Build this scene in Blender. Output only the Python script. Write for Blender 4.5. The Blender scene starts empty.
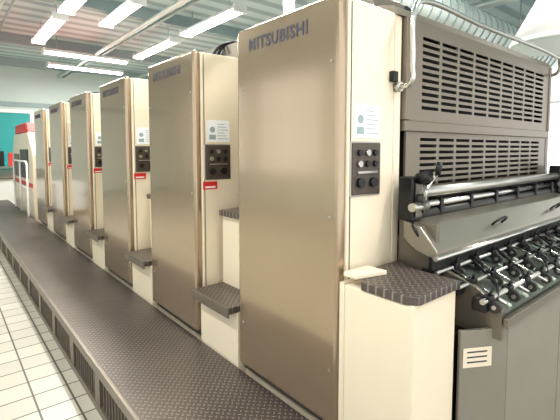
import bpy, math, bmesh
from mathutils import Vector, Matrix
C = bpy.context
S = C.scene

# ------------------------------------------------------------------ materials
def mat(name, col, rough=0.5, metal=0.0, spec=0.5, noise=0.0, nscale=8.0, coat=0.0, emit=None, estr=0.0, bump=0.0):
    m = bpy.data.materials.new(name); m.use_nodes = True
    nt = m.node_tree; b = nt.nodes['Principled BSDF']
    b.inputs['Base Color'].default_value = (*col, 1)
    b.inputs['Roughness'].default_value = rough
    b.inputs['Metallic'].default_value = metal
    b.inputs['Specular IOR Level'].default_value = spec
    b.inputs['Coat Weight'].default_value = coat
    b.inputs['Coat Roughness'].default_value = 0.06
    if emit:
        b.inputs['Emission Color'].default_value = (*emit, 1)
        b.inputs['Emission Strength'].default_value = estr
    if noise > 0 or bump > 0:
        tc = nt.nodes.new('ShaderNodeTexCoord')
        n = nt.nodes.new('ShaderNodeTexNoise'); n.inputs['Scale'].default_value = nscale
        n.inputs['Detail'].default_value = 5
        nt.links.new(tc.outputs['Object'], n.inputs['Vector'])
        if noise > 0:
            r = nt.nodes.new('ShaderNodeMapRange')
            r.inputs['To Min'].default_value = 1 - noise; r.inputs['To Max'].default_value = 1 + noise
            nt.links.new(n.outputs['Fac'], r.inputs['Value'])
            mx = nt.nodes.new('ShaderNodeVectorMath'); mx.operation = 'SCALE'
            mx.inputs[0].default_value = col
            nt.links.new(r.outputs['Result'], mx.inputs['Scale'])
            nt.links.new(mx.outputs['Vector'], b.inputs['Base Color'])
        if bump > 0:
            bp = nt.nodes.new('ShaderNodeBump'); bp.inputs['Strength'].default_value = bump
            bp.inputs['Distance'].default_value = 0.01
            nt.links.new(n.outputs['Fac'], bp.inputs['Height'])
            nt.links.new(bp.outputs['Normal'], b.inputs['Normal'])
    return m

M_tan = mat('tan_enamel', (0.43, 0.335, 0.24), 0.17, 0.65, noise=0.03, nscale=2.0, coat=0.5)
M_cream = mat('cream_enamel', (0.79, 0.70, 0.55), 0.34, noise=0.03, nscale=3)
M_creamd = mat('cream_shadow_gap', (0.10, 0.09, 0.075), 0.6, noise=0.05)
M_taupe = mat('taupe_guard_metal', (0.225, 0.195, 0.16), 0.3, 0.5, noise=0.05, nscale=6)
M_grey = mat('grey_sheet_metal', (0.21, 0.19, 0.16), 0.33, 0.5, noise=0.08, nscale=5)
M_front = mat('feeder_panel_grey', (0.27, 0.25, 0.215), 0.4, 0.2, noise=0.08, nscale=4)
M_hood = mat('hood_silver_grey', (0.30, 0.275, 0.235), 0.28, 0.6, noise=0.06, nscale=5)
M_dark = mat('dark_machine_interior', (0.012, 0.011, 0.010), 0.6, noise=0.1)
M_black = mat('black_plastic', (0.015, 0.015, 0.017), 0.35, noise=0.05)
M_chrome = mat('polished_steel', (0.62, 0.61, 0.58), 0.2, 1.0, noise=0.02)
M_steel = mat('roller_steel', (0.50, 0.49, 0.46), 0.28, 0.85, noise=0.05)
M_rubber = mat('rubber_roller', (0.05, 0.048, 0.045), 0.4, 0.1, noise=0.1)
M_panel = mat('control_panel_brown', (0.10, 0.083, 0.068), 0.4, 0.2, noise=0.05)
M_logo = mat('logo_blue_grey', (0.085, 0.082, 0.105), 0.45, 0.0, spec=.3, noise=0.03)
M_white = mat('white_paint', (0.85, 0.86, 0.85), 0.45, noise=0.02)
M_paper = mat('paper_sheet', (0.84, 0.86, 0.88), 0.6, noise=0.01)
M_red = mat('red_label', (0.62, 0.04, 0.035), 0.45, noise=0.03)
M_teal = mat('teal_paint', (0.03, 0.36, 0.36), 0.5, noise=0.03)
M_green = mat('feed_table_metal', (0.20, 0.22, 0.19), 0.3, 0.4, noise=0.1, nscale=10)
M_tape = mat('feed_tape_fabric', (0.50, 0.58, 0.50), 0.6, noise=0.05)
M_wood = mat('pallet_wood', (0.45, 0.30, 0.16), 0.7, noise=0.15)
M_wall = mat('painted_wall', (0.62, 0.71, 0.68), 0.7, noise=0.03, nscale=1.5, bump=0.05)
M_beam = mat('ceiling_beam', (0.32, 0.40, 0.41), 0.5, noise=0.03)
M_duct = mat('duct_metal', (0.62, 0.68, 0.64), 0.4, 0.4, noise=0.05)
M_tube = mat('lamp_tube_glow', (1, 1, 1), 0.4, noise=0.0, emit=(1.0, 0.99, 0.95), estr=12)
M_edge = mat('bronze_edge_trim', (0.22, 0.19, 0.16), 0.35, 0.5, noise=0.05)

def N(nt, op, a, b=None, c=None):
    n = nt.nodes.new('ShaderNodeMath'); n.operation = op
    for i, v in enumerate((a, b, c)):
        if v is None: continue
        if isinstance(v, (int, float)): n.inputs[i].default_value = v
        else: nt.links.new(v, n.inputs[i])
    return n.outputs[0]

def tread_mat():
    m = bpy.data.materials.new('diamond_tread_plate'); m.use_nodes = True
    nt = m.node_tree; b = nt.nodes['Principled BSDF']
    tc = nt.nodes.new('ShaderNodeTexCoord'); sp = nt.nodes.new('ShaderNodeSeparateXYZ')
    nt.links.new(tc.outputs['Object'], sp.inputs[0])
    k = 36.0
    u = N(nt, 'MULTIPLY', N(nt, 'ADD', sp.outputs[0], sp.outputs[1]), k*0.7071)
    v = N(nt, 'MULTIPLY', N(nt, 'SUBTRACT', sp.outputs[0], sp.outputs[1]), k*0.7071)
    fu = N(nt, 'FLOOR', u); fv = N(nt, 'FLOOR', v)
    par = N(nt, 'FLOORED_MODULO', N(nt, 'ADD', fu, fv), 2.0)
    lu = N(nt, 'SUBTRACT', N(nt, 'SUBTRACT', u, fu), 0.5)
    lv = N(nt, 'SUBTRACT', N(nt, 'SUBTRACT', v, fv), 0.5)
    lu2 = N(nt, 'MULTIPLY', lu, lu); lv2 = N(nt, 'MULTIPLY', lv, lv)
    e1 = N(nt, 'ADD', N(nt, 'MULTIPLY', lu2, 4.6), N(nt, 'MULTIPLY', lv2, 45.0))
    e2 = N(nt, 'ADD', N(nt, 'MULTIPLY', lv2, 4.6), N(nt, 'MULTIPLY', lu2, 45.0))
    e = N(nt, 'ADD', N(nt, 'MULTIPLY', e1, par), N(nt, 'MULTIPLY', e2, N(nt, 'SUBTRACT', 1.0, par)))
    h = N(nt, 'MAXIMUM', N(nt, 'SUBTRACT', 1.0, e), 0.0)
    ramp = nt.nodes.new('ShaderNodeValToRGB')
    ramp.color_ramp.elements[0].color = (0.125, 0.105, 0.095, 1); ramp.color_ramp.elements[0].position = 0.0
    ramp.color_ramp.elements[1].color = (0.31, 0.275, 0.25, 1); ramp.color_ramp.elements[1].position = 0.5
    nt.links.new(h, ramp.inputs[0])
    no = nt.nodes.new('ShaderNodeTexNoise'); no.inputs['Scale'].default_value = 2.5; no.inputs['Detail'].default_value = 6
    nt.links.new(tc.outputs['Object'], no.inputs['Vector'])
    mr = nt.nodes.new('ShaderNodeMapRange'); mr.inputs['To Min'].default_value = .75; mr.inputs['To Max'].default_value = 1.25
    nt.links.new(no.outputs['Fac'], mr.inputs['Value'])
    sc = nt.nodes.new('ShaderNodeVectorMath'); sc.operation = 'SCALE'
    nt.links.new(ramp.outputs[0], sc.inputs[0]); nt.links.new(mr.outputs[0], sc.inputs['Scale'])
    nt.links.new(sc.outputs['Vector'], b.inputs['Base Color'])
    b.inputs['Roughness'].default_value = 0.36; b.inputs['Metallic'].default_value = 0.4
    bp = nt.nodes.new('ShaderNodeBump'); bp.inputs['Strength'].default_value = 0.7; bp.inputs['Distance'].default_value = 0.004
    nt.links.new(h, bp.inputs['Height']); nt.links.new(bp.outputs['Normal'], b.inputs['Normal'])
    return m
M_tread = tread_mat()

def tile_mat():
    m = bpy.data.materials.new('white_floor_tiles'); m.use_nodes = True
    nt = m.node_tree; b = nt.nodes['Principled BSDF']
    tc = nt.nodes.new('ShaderNodeTexCoord')
    br = nt.nodes.new('ShaderNodeTexBrick')
    br.offset = 0.0; br.inputs['Scale'].default_value = 1.0
    br.inputs['Brick Width'].default_value = 0.2; br.inputs['Row Height'].default_value = 0.2
    br.inputs['Mortar Size'].default_value = 0.006
    br.inputs['Color1'].default_value = (0.56, 0.53, 0.46, 1); br.inputs['Color2'].default_value = (0.49, 0.465, 0.40, 1)
    br.inputs['Mortar'].default_value = (0.12, 0.11, 0.095, 1)
    nt.links.new(tc.outputs['Object'], br.inputs['Vector'])
    nt.links.new(br.outputs['Color'], b.inputs['Base Color'])
    b.inputs['Roughness'].default_value = 0.35
    b.inputs['Specular IOR Level'].default_value = 0.35
    return m
M_tile = tile_mat()

def ceil_mat():
    m = bpy.data.materials.new('corrugated_ceiling'); m.use_nodes = True
    nt = m.node_tree; b = nt.nodes['Principled BSDF']
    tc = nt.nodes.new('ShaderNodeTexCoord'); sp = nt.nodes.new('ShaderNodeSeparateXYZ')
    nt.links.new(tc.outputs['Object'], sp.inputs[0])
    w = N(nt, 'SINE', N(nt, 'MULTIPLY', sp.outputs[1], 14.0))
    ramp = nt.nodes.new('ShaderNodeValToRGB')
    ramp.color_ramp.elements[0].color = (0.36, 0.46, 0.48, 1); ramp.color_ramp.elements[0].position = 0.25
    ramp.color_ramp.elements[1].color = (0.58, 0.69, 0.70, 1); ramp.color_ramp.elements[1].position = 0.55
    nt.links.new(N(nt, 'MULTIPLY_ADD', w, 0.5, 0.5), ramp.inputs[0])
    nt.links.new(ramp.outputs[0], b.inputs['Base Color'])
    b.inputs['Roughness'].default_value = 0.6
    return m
M_ceil = ceil_mat()

# ------------------------------------------------------------------ helpers
def link(o, parent=None):
    S.collection.objects.link(o)
    if parent: o.parent = parent
    return o
def empty(name, loc=(0, 0, 0)):
    e = bpy.data.objects.new(name, None); e.location = loc; e.empty_display_size = 0.1
    return link(e)
def mesh_obj(name, bm, m, parent=None, smooth=False):
    me = bpy.data.meshes.new(name); bm.to_mesh(me); bm.free()
    me.materials.append(m)
    if smooth:
        for p in me.polygons: p.use_smooth = True
    return link(bpy.data.objects.new(name, me), parent)
def box(name, p, x0, x1, y0, y1, z0, z1, m, bev=0.0, seg=3):
    bm = bmesh.new()
    bmesh.ops.create_cube(bm, size=1)
    for v in bm.verts:
        v.co = Vector((x0 if v.co.x < 0 else x1, y0 if v.co.y < 0 else y1, z0 if v.co.z < 0 else z1))
    if bev > 0:
        bmesh.ops.bevel(bm, geom=bm.edges[:], offset=bev, segments=seg, affect='EDGES', profile=0.5)
    o = mesh_obj(name, bm, m, p)
    if bev > 0:
        for q in o.data.polygons: q.use_smooth = True
        md = o.modifiers.new('wn', 'WEIGHTED_NORMAL'); md.keep_sharp = False
    return o
def prism(name, p, pts, ax, a0, a1, m, bev=0.0):
    bm = bmesh.new()
    def mk(q, a):
        if ax == 'x': return (a, q[0], q[1])
        if ax == 'y': return (q[0], a, q[1])
        return (q[0], q[1], a)
    v0 = [bm.verts.new(mk(q, a0)) for q in pts]; v1 = [bm.verts.new(mk(q, a1)) for q in pts]
    bm.faces.new(v0); bm.faces.new(v1[::-1])
    n = len(pts)
    for i in range(n): bm.faces.new((v0[i], v1[i], v1[(i+1) % n], v0[(i+1) % n]))
    bmesh.ops.recalc_face_normals(bm, faces=bm.faces)
    if bev > 0: bmesh.ops.bevel(bm, geom=bm.edges[:], offset=bev, segments=2, affect='EDGES', profile=0.5)
    return mesh_obj(name, bm, m, p)
def cyl(name, p, a, b, r, m, seg=20, r2=None):
    a = Vector(a); b = Vector(b); d = b - a
    bm = bmesh.new()
    bmesh.ops.create_cone(bm, cap_ends=True, segments=seg, radius1=r, radius2=r if r2 is None else r2, depth=d.length)
    q = d.to_track_quat('Z', 'Y').to_matrix().to_4x4()
    bmesh.ops.transform(bm, matrix=Matrix.Translation((a+b)/2) @ q, verts=bm.verts)
    o = mesh_obj(name, bm, m, p)
    for f in o.data.polygons: f.use_smooth = len(f.vertices) == 4
    return o
def tube(name, p, pts, r, m, cyc=False, kind='BEZIER'):
    cu = bpy.data.curves.new(name, 'CURVE'); cu.dimensions = '3D'; cu.bevel_depth = r; cu.bevel_resolution = 4
    cu.resolution_u = 8; cu.use_fill_caps = True
    if kind == 'BEZIER':
        s = cu.splines.new('BEZIER'); s.bezier_points.add(len(pts)-1)
        for bp, q in zip(s.bezier_points, pts):
            bp.co = q; bp.handle_left_type = bp.handle_right_type = 'AUTO'
    else:
        s = cu.splines.new('POLY'); s.points.add(len(pts)-1)
        for bp, q in zip(s.points, pts): bp.co = (*q, 1)
    s.use_cyclic_u = cyc
    cu.materials.append(m)
    o = bpy.data.objects.new(name, cu)
    return link(o, p)
def perforated(name, p, x0, x1, z0, z1, y, cols, rows, mx, mz0, mz1, gap, bar, m, thick=0.012):
    xs = [x0, x0+mx]; fx = [0]
    cw = (x1-x0-2*mx-gap*(cols-1))/cols
    for i in range(cols):
        xs.append(xs[-1]+cw); fx.append(1)
        if i < cols-1: xs.append(xs[-1]+gap); fx.append(0)
    xs.append(x1); fx.append(0)
    zs = [z0, z0+mz0]; fz = [0]
    ch = (z1-z0-mz0-mz1-bar*(rows-1))/rows
    for i in range(rows):
        zs.append(zs[-1]+ch); fz.append(1)
        if i < rows-1: zs.append(zs[-1]+bar); fz.append(0)
    zs.append(z1); fz.append(0)
    bm = bmesh.new()
    g = [[bm.verts.new((a, y, b)) for b in zs] for a in xs]
    for i in range(len(fx)):
        for j in range(len(fz)):
            if fx[i] and fz[j]: continue
            bm.faces.new((g[i][j], g[i+1][j], g[i+1][j+1], g[i][j+1]))
    o = mesh_obj(name, bm, m, p)
    md = o.modifiers.new('solid', 'SOLIDIFY'); md.thickness = thick; md.offset = 0
    return o

# ------------------------------------------------------------------ room shell
FX = 1.317          # tower face plane
ZW = 0.30           # walkway height
HT = 2.262
RX0, RX1, RY0, RY1, RZ = -4.5, 9.5, -4.0, 15.5, 4.3
box('floor', None, RX0, RX1, RY0, RY1, -0.12, 0.0, M_tile)
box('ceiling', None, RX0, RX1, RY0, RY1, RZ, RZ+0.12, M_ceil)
box('wall_far', None, RX0, RX1, RY1, RY1+0.15, 0, RZ, M_wall)

def window_wall(name, xa, xb, y0, y1, z0, z1, zs, ze, wins):
    bm = bmesh.new()
    def b(ya, yb, za, zb):
        r = bmesh.ops.create_cube(bm, size=1)
        for v in r['verts']:
            v.co = Vector((xa if v.co.x < 0 else xb, ya if v.co.y < 0 else yb, za if v.co.z < 0 else zb))
    b(y0, y1, z0, zs); b(y0, y1, ze, z1)
    c = y0
    for a, d in wins:
        b(c, a, zs, ze); c = d
    b(c, y1, zs, ze)
    mesh_obj(name, bm, M_wall)
winsL = [(-3.2, -0.6), (0.2, 2.8), (3.6, 6.2), (7.0, 9.6), (10.4, 13.0)]
window_wall('wall_left', RX0-0.15, RX0, RY0, RY1, 0, RZ, 0.9, 3.6, winsL)
winsR = [(-2.5, 0.5), (1.2, 4.2), (5.0, 8.0), (9.0, 12.0)]
window_wall('wall_right', RX1, RX1+0.15, RY0, RY1, 0, RZ, 1.1, 3.4, winsR)
k = 1
for (xx, wl, zs, ze) in ((RX0-0.075, winsL, 0.9, 3.6), (RX1+0.075, winsR, 1.1, 3.4)):
    for a, d in wl:
        w = empty('window_%d' % k, (xx, (a+d)/2, zs)); k += 1
        L = (d-a)/2
        box('frame_bottom', w, -.03, .03, -L, L, 0, .06, M_white)
        box('frame_top', w, -.03, .03, -L, L, ze-zs-.06, ze-zs, M_white)
        for j in range(4):
            yy = -L + .03 + j*(2*L-.06)/3
            box('mullion_%d' % (j+1), w, -.03, .03, yy-.03, yy+.03, .06, ze-zs-.06, M_white)
        box('transom', w, -.025, .025, -L+.06, L-.06, (ze-zs)*.62, (ze-zs)*.62+.05, M_white)
box('trim_1', None, RX0, RX1, RY1-.05, RY1, 2.95, 3.10, M_beam)
box('baseboard_far', None, RX0, RX1, RY1-.03, RY1, 0, .12, M_beam)
for i, yy in enumerate((1.0, 4.2, 7.9, 11.6, 14.6)):
    box('trim_%d' % (i+2), None, RX0, RX1, yy-.09, yy+.09, RZ-.22, RZ, M_beam)
d = empty('door_1', (1.55, RY1-.05, 0))
box('leaf', d, -.95, .75, -.03, .04, .0, 2.75, M_teal, .01)
box('frame_top', d, -1.05, .85, -.05, .04, 2.75, 2.86, M_white)
box('frame_left', d, -1.05, -.95, -.05, .04, 0, 2.75, M_white)
box('frame_right', d, .75, .85, -.05, .04, 0, 2.75, M_white)
box('push_bar', d, -.8, .6, -.07, -.03, 1.0, 1.06, M_steel)

# ------------------------------------------------------------------ lamps
def lamp(x0, y0, x1, y1, z=3.9):
    cx, cy = (x0+x1)/2, (y0+y1)/2
    L = math.hypot(x1-x0, y1-y0)
    e = empty('fluorescent_lamp', (cx, cy, z))
    e.rotation_euler = (0, 0, math.atan2(y1-y0, x1-x0))
    prism('housing', e, [(-.13, .02), (.13, .02), (.08, .09), (-.08, .09)], 'x', -L/2, L/2, M_white)
    cyl('tube_1', e, (-L/2+.03, -.065, 0), (L/2-.03, -.065, 0), .026, M_tube, 12)
    cyl('tube_2', e, (-L/2+.03, .065, 0), (L/2-.03, .065, 0), .026, M_tube, 12)
    for s in (-1, 1):
        box('end_cap_%d' % (s+2), e, s*(L/2)-.02, s*(L/2)+.02, -.13, .13, -.03, .09, M_white)
        cyl('hanger_%d' % (s+2), e, (s*L*.35, 0, .09), (s*L*.35, 0, RZ-z), .006, M_steel, 8)
    ld = bpy.data.lights.new('lamp_light', 'AREA'); ld.shape = 'RECTANGLE'; ld.size = L-.1; ld.size_y = .18
    ld.energy = 55; ld.color = (1.0, .96, .89)
    lo = bpy.data.objects.new('lamp_light', ld); lo.location = (0, 0, -.03); link(lo, e)
for q in ((3.95, 5.8, 3.95, 7.75), (3.97, 8.3, 3.97, 10.4), (1.75, 8.15, 1.75, 10.3), (1.75, 5.8, 1.75, 7.75),
          (2.5, 6.5, 2.5, 8.1), (2.0, 11.2, 3.95, 11.2), (6.3, 6.3, 6.3, 8.3), (6.3, 9.5, 6.3, 11.5),
          (-1.0, 6.0, -1.0, 8.0), (-1.0, 1.5, -1.0, 3.5), (-1.0, -2.0, -1.0, 0.0), (2.6, -1.5, 2.6, .5), (3.95, 1.9, 3.95, 3.7), (1.75, 2.2, 1.75, 4.0),
          (2.4, 12.9, 4.4, 12.9)):
    lamp(*q)

pp = empty('ceiling_pipes', (0, 0, 0))
for j, (xx, r, z) in enumerate(((0.9, .03, 4.03), (1.05, .02, 4.03), (3.15, .045, 4.0), (3.3, .03, 4.0), (5.2, .05, 4.0), (5.9, .05, 4.03), (7.1, .07, 4.0))):
    cyl('pipe_%d' % j, pp, (xx, -3, z), (xx, 15.3, z), r, M_duct if j % 2 == 0 else M_beam, 16)
def duct(y, z, x0, x1, r):
    du = empty('air_duct', (0, y, z))
    cyl('duct_run', du, (x0, 0, 0), (x1, 0, 0), r, M_duct, 32)
    n = int((x1-x0)/.2)
    for i in range(n): cyl('rib_%d' % i, du, (x0+.05+i*.2, 0, 0), (x0+.075+i*.2, 0, 0), r+.012, M_beam, 32)
    for i in range(3): cyl('hanger_%d' % i, du, (x0+.4+i*2.5, 0, r-.01), (x0+.4+i*2.5, 0, RZ-z), .01, M_steel, 8)
duct(3.0, 3.40, 2.6, 9.35, .27)
duct(3.65, 3.62, 4.3, 9.35, .20)
h = empty('exhaust_hood', (4.55, 1.35, 2.62))
cyl('cone', h, (0, 0, 0), (0, 0, .62), .42, M_white, 40, .09)
cyl('rim', h, (0, 0, -.05), (0, 0, 0), .425, M_duct, 40)
cyl('stack', h, (0, 0, .62), (0, 0, 1.67), .09, M_white, 24)

# ------------------------------------------------------------------ walkway
w = empty('walkway_platform', (0, 0, 0))
WX0 = 0.69
Y0, Y1 = -1.2, 12.6
box('tread_deck', w, WX0, FX-.003, Y0, Y1, ZW-.02, ZW, M_tread)
box('edge_trim', w, WX0-.025, WX0, Y0, Y1, ZW-.045, ZW+.005, M_edge, .004)
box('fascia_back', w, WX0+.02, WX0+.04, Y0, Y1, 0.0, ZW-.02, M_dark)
box('fascia_bottom_rail', w, WX0-.015, WX0+.02, Y0, Y1, 0.0, 0.045, M_edge)
box('fascia_top_rail', w, WX0-.012, WX0+.02, Y0, Y1, 0.225, ZW-.045, M_edge)
n = int((Y1-Y0)/.62)
for i in range(n+1):
    yy = Y0 + i*.62
    box('fascia_post_%d' % i, w, WX0-.012, WX0+.02, yy, yy+.1, .045, .225, M_edge)
    for j in range(9):
        y2 = yy+.1+.52*(j+1)/10
        if y2 < Y1: box('louvre_%d_%d' % (i, j), w, WX0-.004, WX0+.018, y2-.007, y2+.007, .045, .225, M_edge)

# ------------------------------------------------------------------ printing units
PW = 0.79; NEAR = 1.19; PITCH = 1.29
def text_mesh():
    cu = bpy.data.curves.new('logo', 'FONT'); cu.body = 'MITSUBISHI'; cu.extrude = .03; cu.offset = .028
    cu.space_character = 1.14
    o = bpy.data.objects.new('tmp', cu); S.collection.objects.link(o); C.view_layer.update()
    dg = C.evaluated_depsgraph_get(); me = bpy.data.meshes.new_from_object(o.evaluated_get(dg))
    bpy.data.objects.remove(o)
    xs = [v.co.x for v in me.vertices]; ys = [v.co.y for v in me.vertices]
    sx = .46/(max(xs)-min(xs)); sy = .064/(max(ys)-min(ys)); x0 = min(xs); y0 = min(ys)
    for v in me.vertices:
        lx = (v.co.x-x0)*sx; lz = (v.co.y-y0)*sy; dd = v.co.z*.05
        v.co = Vector((-dd, -lx, lz))
    me.materials.clear(); me.materials.append(M_logo)
    return me
LOGO = text_mesh()

def printing_unit(i):
    e = empty('printing_unit', (0, NEAR+PITCH*i, 0))
    X0 = FX
    box('front_door', e, X0, X0+.06, 0.006, PW-.006, ZW+.035, HT, M_tan, .022, 4)
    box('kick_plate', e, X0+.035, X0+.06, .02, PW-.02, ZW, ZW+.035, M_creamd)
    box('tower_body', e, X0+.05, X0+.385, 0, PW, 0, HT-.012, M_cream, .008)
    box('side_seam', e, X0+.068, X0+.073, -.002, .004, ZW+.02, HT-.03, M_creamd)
    lg = bpy.data.objects.new('logo', LOGO); link(lg, e); lg.location = (X0-.0005, PW-.13, HT-.135)
    for (yy, zz) in ((.05, HT-.28), (PW-.06, HT-.33), (PW-.06, ZW+.30), (.05, ZW+.30), (.05, 1.3)):
        cyl('door_screw', e, (X0-.003, yy, zz), (X0+.004, yy, zz), .007, M_steel, 14)
    box('panel_plate', e, 1.39, 1.59, -.012, .004, 1.395, 1.63, M_panel, .006)
    box('panel_rim', e, 1.384, 1.596, -.006, .003, 1.389, 1.636, M_steel, .003)
    for a in range(3):
        for b in range(2):
            cyl('push_button', e, (1.435+a*.055, -.012, 1.585-b*.05), (1.435+a*.055, -.024, 1.585-b*.05), .014,
                (M_black, M_steel, M_black)[(a+b) % 3], 16)
    cyl('rotary_knob_1', e, (1.44, -.012, 1.45), (1.44, -.029, 1.45), .022, M_black, 20)
    cyl('rotary_knob_2', e, (1.53, -.012, 1.45), (1.53, -.029, 1.45), .022, M_black, 20)
    box('switch_bar', e, 1.42, 1.56, -.02, -.01, 1.492, 1.502, M_steel)
    box('notice_sheet', e, 1.41, 1.59, -.004, .002, 1.65, 1.80, M_paper)
    for r in range(6): box('notice_line_%d' % r, e, 1.49, 1.575-.015*(r % 3), -.0055, -.0035, 1.672+r*.02, 1.676+r*.02, M_beam)
    cyl('notice_circle', e, (1.45, -.004, 1.735), (1.45, -.0055, 1.735), .02, M_beam, 20)
    box('notice_diagram', e, 1.425, 1.475, -.0055, -.0035, 1.668, 1.70, M_beam)
    if i > 0:
        box('warning_label', e, 1.375, 1.485, -.003, .002, 1.325, 1.378, M_red)
        box('warning_label_text', e, 1.39, 1.47, -.0045, -.002, 1.334, 1.346, M_white)
    box('side_frame_near', e, 1.705, 1.76, .0, PW, 0.0, HT-.02, M_cream, .006)
    box('side_frame_far', e, 3.78, 3.84, .0, PW, 0.0, HT-.02, M_grey, .006)
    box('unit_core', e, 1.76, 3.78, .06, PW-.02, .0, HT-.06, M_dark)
    prism('top_cover', e, [(-.012, HT-.02), (.02, HT+.03), (.1, HT+.05), (PW-.05, HT+.05), (PW, HT-.02)], 'x', 1.71, 3.82, M_taupe)
    perforated('guard_upper', e, 1.77, 3.77, 1.745, HT-.02, -.01, 9, 11, .15, .06, .07, .028, .017, M_taupe)
    box('guard_upper_frame_left', e, 1.765, 1.80, -.025, .02, 1.745, HT-.02, M_taupe, .006)
    box('guard_upper_frame_right', e, 3.74, 3.775, -.025, .02, 1.745, HT-.02, M_taupe, .006)
    perforated('guard_lower', e, 1.80, 3.74, 1.39, 1.69, .0, 9, 8, .13, .02, .03, .028, .017, M_taupe)
    box('guard_joint', e, 1.77, 3.77, -.02, .02, 1.69, 1.745, M_taupe, .006)
    box('lower_cover', e, 1.77, 3.77, .0, .05, .3, 1.16, M_taupe, .005)
    box('motor_box', e, 1.85, 2.15, .25, .5, HT+.05, HT+.19, M_grey, .01)
    cyl('motor', e, (2.25, .3, HT+.14), (2.25, .58, HT+.14), .075, M_black, 24)
    for a in range(3):
        tube('cable_%d' % a, e, [(1.80+a*.05, .55, HT-.03), (1.78+a*.05, .5, HT+.14+a*.02), (1.95+a*.04, .42, HT+.22), (2.1, .4, HT+.13)], .012, M_black)
    return e
units = [printing_unit(i) for i in range(6)]

def steps(i):
    y0 = NEAR+PITCH*i+PW; y1 = y0+PITCH-PW
    e = empty('access_steps', (0, y0, 0)); L = y1-y0-.035
    box('lower_riser', e, FX+.005, 1.50, .01, L-.005, 0, .63, M_cream, .006)
    box('lower_tread', e, FX-.05, 1.50, .012, L-.012, .63, .67, M_tread, .004)
    box('lower_tread_nosing', e, FX-.062, FX-.05, .012, L-.012, .61, .672, M_edge, .003)
    box('upper_riser', e, 1.50, 1.69, .01, L-.005, ZW, 1.14, M_cream, .006)
    box('upper_tread', e, 1.47, 1.695, .012, L-.012, 1.145, 1.185, M_tread, .004)
    box('bridge_body', e, 1.77, 3.77, .02, L-.02, 0, 1.2, M_taupe, .01)
    return e
for i in range(5): steps(i)

# ------------------------------------------------------------------ feeder end (near)
f = empty('sheet_feeder', (0, 0, 0))
YB = .82; YE = NEAR-.03; BX = 1.64
box('step_box', f, FX+.002, BX, YB, YE, 0.0, 1.02, M_cream, .012)
prism('step_box_ledge', f, [(FX+.0, YE), (FX+.0, NEAR-.10), (FX+.16, NEAR-.14), (FX+.16, YE)], 'z', 1.055, 1.075, M_cream, .004)
prism('step_tread', f, [(FX-.005, YB+.03), (FX+.03, YB-.012), (BX+.01, YB-.012), (BX+.01, YB+.2), (1.72, YE), (FX+.18, YE), (FX-.005, NEAR-.13)], 'z', 1.02, 1.055, M_tread, .004)
u0 = units[0]
box('base_filler', u0, FX+.01, 1.76, -.028, 0, 0, 1.02, M_cream)
def slab(name, p, a, b, z0, z1, th, m, bev=0.004):
    a = Vector((a[0], a[1])); b = Vector((b[0], b[1])); d = (b-a).normalized(); nn = Vector((-d.y, d.x))*th
    return prism(name, p, [tuple(a), tuple(b), tuple(b+nn), tuple(a+nn)], 'z', z0, z1, m, bev)
PA = (BX+.005, .80); PB = (1.84, .69)
slab('grey_panel_corner', f, PA, PB, 0, .84, .02, M_front)
va = Vector(PA); vb = Vector(PB); dd = (vb-va).normalized(); nn = Vector((dd.y, -dd.x))
def onp(t): return tuple(va.lerp(vb, t)+nn*.001)
slab('label_plate', f, onp(.06), onp(.66), .68, .765, -.002, M_cream, 0)
va2 = va+nn*.0032; vb2 = vb+nn*.0032
for r in range(3):
    slab('label_line_%d' % r, f, tuple(va2.lerp(vb2, .14)), tuple(va2.lerp(vb2, .56)), .70+r*.022, .706+r*.022, -.001, M_logo, 0)
box('grey_panel_1', f, 1.845, 2.52, .69, .71, 0, .86, M_front, .005)
box('grey_panel_2', f, 2.53, 3.75, .69, .71, 0, .86, M_front, .005)
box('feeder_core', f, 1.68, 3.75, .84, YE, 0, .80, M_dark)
# hood over the grippers
prism('hood', f, [(1.11, 1.265), (1.02, 1.245), (.93, 1.14), (.935, 1.10), (1.04, 1.13), (1.11, 1.18)], 'x', 1.68, 3.72, M_hood, .006)
cyl('hood_bar', f, (1.66, .93, 1.115), (3.74, .93, 1.115), .011, M_chrome)
box('hood_lip', f, 1.68, 3.72, .955, .975, 1.05, 1.12, M_black, .004)
for xx in (2.3, 3.2):
    tube('hood_handle', f, [(xx, .965, 1.19), (xx, .94, 1.215), (xx+.12, .94, 1.215), (xx+.12, .965, 1.19)], .006, M_black)
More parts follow.
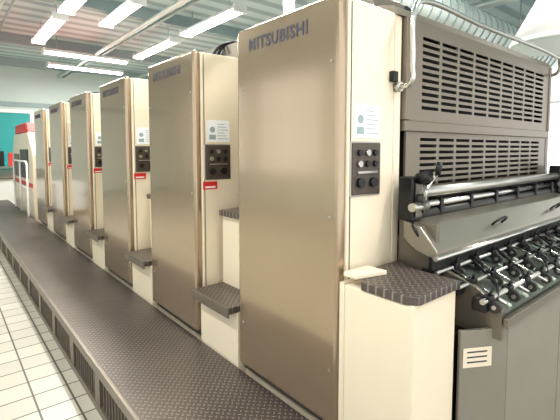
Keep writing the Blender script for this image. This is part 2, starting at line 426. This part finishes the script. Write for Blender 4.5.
# rollers in the opening
cyl('roller_upper', f, (1.74, 1.10, 1.39), (3.78, 1.10, 1.39), .026, M_steel, 28)
cyl('roller_lower', f, (1.74, 1.11, 1.325), (3.78, 1.11, 1.325), .016, M_chrome, 24)
cyl('roller_rubber', f, (1.74, 1.12, 1.275), (3.78, 1.12, 1.275), .028, M_rubber, 24)
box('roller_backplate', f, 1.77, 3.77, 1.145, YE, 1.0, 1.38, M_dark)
for q in range(6):
    xx = 1.98+q*.33
    box('roller_bearing', f, xx, xx+.03, 1.085, 1.14, 1.27, 1.35, M_black, .005)
for sx in (1.74, 3.80):
    box('lever_block', f, sx-.05, sx+.04, 1.07, 1.15, 1.26, 1.47, M_black, .01)
    box('lever_block_plate', f, sx-.03, sx+.02, 1.06, 1.07, 1.28, 1.44, M_grey, .003)
    cyl('lever_knob', f, (sx, 1.07, 1.46), (sx, 1.01, 1.48), .028, M_black, 18)
    cyl('lever_knob_low', f, (sx-.02, 1.06, 1.37), (sx-.02, 1.02, 1.37), .022, M_rubber, 18)
    cyl('lever_arm', f, (sx-.03, 1.06, 1.33), (sx+.04, 1.0, 1.50), .009, M_chrome, 12)
    cyl('lever_arm_2', f, (sx+.03, 1.06, 1.30), (sx-.05, 1.0, 1.42), .007, M_chrome, 12)
    cyl('lever_pivot', f, (sx-.07, 1.06, 1.33), (sx+.06, 1.06, 1.33), .02, M_steel, 16)
    cyl('lever_grip', f, (sx+.04, 1.0, 1.48), (sx+.045, .99, 1.54), .014, M_black, 12)
    for a in range(4):
        tube('air_hose', f, [(sx-.02+a*.02, 1.1, 1.28), (sx-.06+a*.03, 1.04, 1.22-a*.02), (sx+.02, 1.01, 1.13+a*.02), (sx+.1, 1.0, 1.06)], .008, M_black)
    box('feeder_side_plate', f, sx-.02, sx+.01, .96, YE, .8, 1.26, M_grey, .005)
# feed board with tapes, rods, wheels
prism('feed_board', f, [(1.12, 1.02), (1.12, 1.045), (.70, .90), (.70, .875)], 'x', 1.80, 3.75, M_green)
for j in range(10):
    xx = 1.9+j*.19
    prism('feed_tape_%d' % j, f, [(1.10, 1.042), (1.10, 1.05), (.71, .913), (.71, .905)], 'x', xx, xx+.03, M_tape)
def zb(y): return .905+(y-.70)*.345
for j, yy in enumerate((.74, .84, .95)):
    cyl('cross_rod_%d' % j, f, (1.70, yy, zb(yy)+.05), (3.77, yy, zb(yy)+.05), (.012, .008, .010)[j], M_steel, 14)
    for q in range(10):
        xx = 1.74+q*.2+.06*j
        cyl('wheel', f, (xx, yy-.03, zb(yy)+.026), (xx+.022, yy-.03, zb(yy)+.026), .025, M_rubber, 20)
        cyl('wheel_hub', f, (xx-.004, yy-.03, zb(yy)+.026), (xx+.026, yy-.03, zb(yy)+.026), .009, M_steel, 12)
        box('wheel_bracket', f, xx-.012, xx+.034, yy-.02, yy+.018, zb(yy)+.03, zb(yy)+.07, M_black, .005)
        cyl('set_screw', f, (xx+.01, yy, zb(yy)+.06), (xx+.01, yy-.02, zb(yy)+.10), .006, M_black, 10)
for q in range(8):
    xx = 1.82+q*.24
    cyl('pusher_rod', f, (xx, .69, .945), (xx+.04, 1.06, 1.075), .007, M_chrome, 12)
for q in range(6):
    tube('hose_%d' % q, f, [(1.78+q*.3, .71, .94), (1.88+q*.3, .76, 1.0), (1.98+q*.3, .85, 1.01), (2.05+q*.3, .98, 1.07)], .006, M_black)
box('board_front_rail', f, 1.77, 3.77, .665, .685, .86, .90, M_grey, .004)
prism('board_left_plate', f, [(.69, .80), (.69, .93), (.80, 1.0), (1.13, 1.1), (1.13, .80)], 'x', 1.775, 1.80, M_grey, .003)
for a, (yy, zz) in enumerate(((.76, .93), (.88, .97), (1.0, 1.0))):
    cyl('plate_bolt_%d' % a, f, (1.765, yy, zz), (1.777, yy, zz), .014, M_chrome, 14)
    box('rod_clamp_%d' % a, f, 1.71, 1.775, yy-.03, yy+.03, zz-.01, zz+.05, M_black, .006)

# grab rail in front of the guards (fixed to the first unit)
def L0(pts): return [(a, b-NEAR, c) for a, b, c in pts]
tube('grab_rail', u0, L0([(1.715, 1.17, 1.90), (1.715, 1.11, 1.91), (1.715, 1.10, 2.0), (1.715, 1.10, 2.22), (1.74, 1.10, 2.275), (1.80, 1.10, 2.30), (2.4, 1.10, 2.30), (3.6, 1.10, 2.30), (3.72, 1.10, 2.28), (3.75, 1.12, 2.2), (3.76, 1.18, 2.18)]), .013, M_chrome)
cyl('rail_mount', u0, (1.715, .0, 1.90), (1.715, -.03, 1.90), .024, M_steel)
box('rail_bracket', u0, 1.66, 1.70, -.025, .0, 1.92, 1.97, M_black, .004)
tube('top_hose', u0, L0([(1.60, 1.80, HT-.03), (1.58, 1.82, HT+.12), (1.66, 1.9, HT+.25), (1.95, 2.0, HT+.42), (2.5, 1.9, HT+.3), (2.6, 1.8, HT+.04)]), .035, M_white)
box('hose_clamp', u0, 1.53, 1.65, 1.76-NEAR, 1.86-NEAR, HT-.012, HT+.05, M_grey, .01)

# ------------------------------------------------------------------ delivery end (far)
dl = empty('sheet_delivery_unit', (0, 9.05, 0))
prism('body', dl, [(0, 0), (0, 1.5), (.5, 1.95), (2.4, 1.95), (2.8, 1.5), (2.8, 0)], 'x', FX+.05, 3.8, M_cream, .03)
prism('red_cover', dl, [(.5, 1.95), (.65, 2.14), (2.1, 2.14), (2.25, 1.95)], 'x', FX+.05, 3.5, M_red, .02)
box('side_window', dl, FX+.035, FX+.06, .5, 1.5, 1.0, 1.6, M_black, .01)
box('console', dl, FX+.02, FX+.06, 1.7, 2.3, 1.0, 1.5, M_grey, .01)
box('red_stripe', dl, FX+.04, FX+.055, .1, 2.7, .85, .93, M_red)
rl = empty('guard_railing', (0, 0, 0))
tube('rail_frame', rl, [(FX-.03, 9.2, ZW), (FX-.03, 9.2, 1.3), (FX-.03, 9.3, 1.36), (FX-.03, 10.9, 1.36), (FX-.03, 11.0, 1.3), (FX-.03, 11.0, ZW)], .02, M_white, kind='POLY')
cyl('mid_rail', rl, (FX-.03, 9.2, .85), (FX-.03, 11, .85), .016, M_white)
cyl('post', rl, (FX-.03, 10.1, ZW), (FX-.03, 10.1, 1.36), .018, M_white)
cd = empty('control_desk', (0.9, 13.6, 0))
prism('base', cd, [(-.35, 0), (.35, 0), (.35, .95), (-.35, .8)], 'x', -.6, 1.2, M_white, .01)
prism('desk_top', cd, [(-.42, .80), (.40, .98), (.40, 1.03), (-.42, .85)], 'x', -.65, 1.25, M_grey, .008)
box('monitor', cd, -.1, .5, .25, .31, 1.12, 1.55, M_black, .01)
box('monitor_stand', cd, .17, .23, .26, .30, .98, 1.12, M_black)
box('monitor_2', cd, .6, 1.1, .25, .31, 1.12, 1.5, M_red, .01)
box('monitor_stand_2', cd, .82, .88, .26, .30, .98, 1.12, M_black)
ps = empty('paper_stack', (0.25, 11.2, 0))
for a in range(3): box('pallet_runner_%d' % a, ps, -.35+a*.3, -.27+a*.3, -.5, .5, 0, .1, M_wood)
box('pallet_deck', ps, -.37, .35, -.5, .5, .1, .13, M_wood)
box('paper_block', ps, -.33, .31, -.45, .45, .13, .8, M_paper, .01)

# ------------------------------------------------------------------ world & camera
wd = bpy.data.worlds.new('world'); S.world = wd; wd.use_nodes = True
bg = wd.node_tree.nodes['Background']; bg.inputs[0].default_value = (0.98, 0.97, 0.96, 1); bg.inputs[1].default_value = 1.4
S.view_settings.view_transform = 'Standard'
try: S.view_settings.look = 'Medium High Contrast'
except Exception as ex: print('look', ex)
S.view_settings.exposure = 0.15

cam = bpy.data.cameras.new('camera'); co = bpy.data.objects.new('camera', cam); link(co)
cam.sensor_width = 36; cam.lens = 410/560*36; cam.shift_y = -32/560; cam.clip_start = .02
co.location = (0, 0, 1.6); co.rotation_euler = (math.radians(86), 0, math.radians(-39.67))
S.camera = co
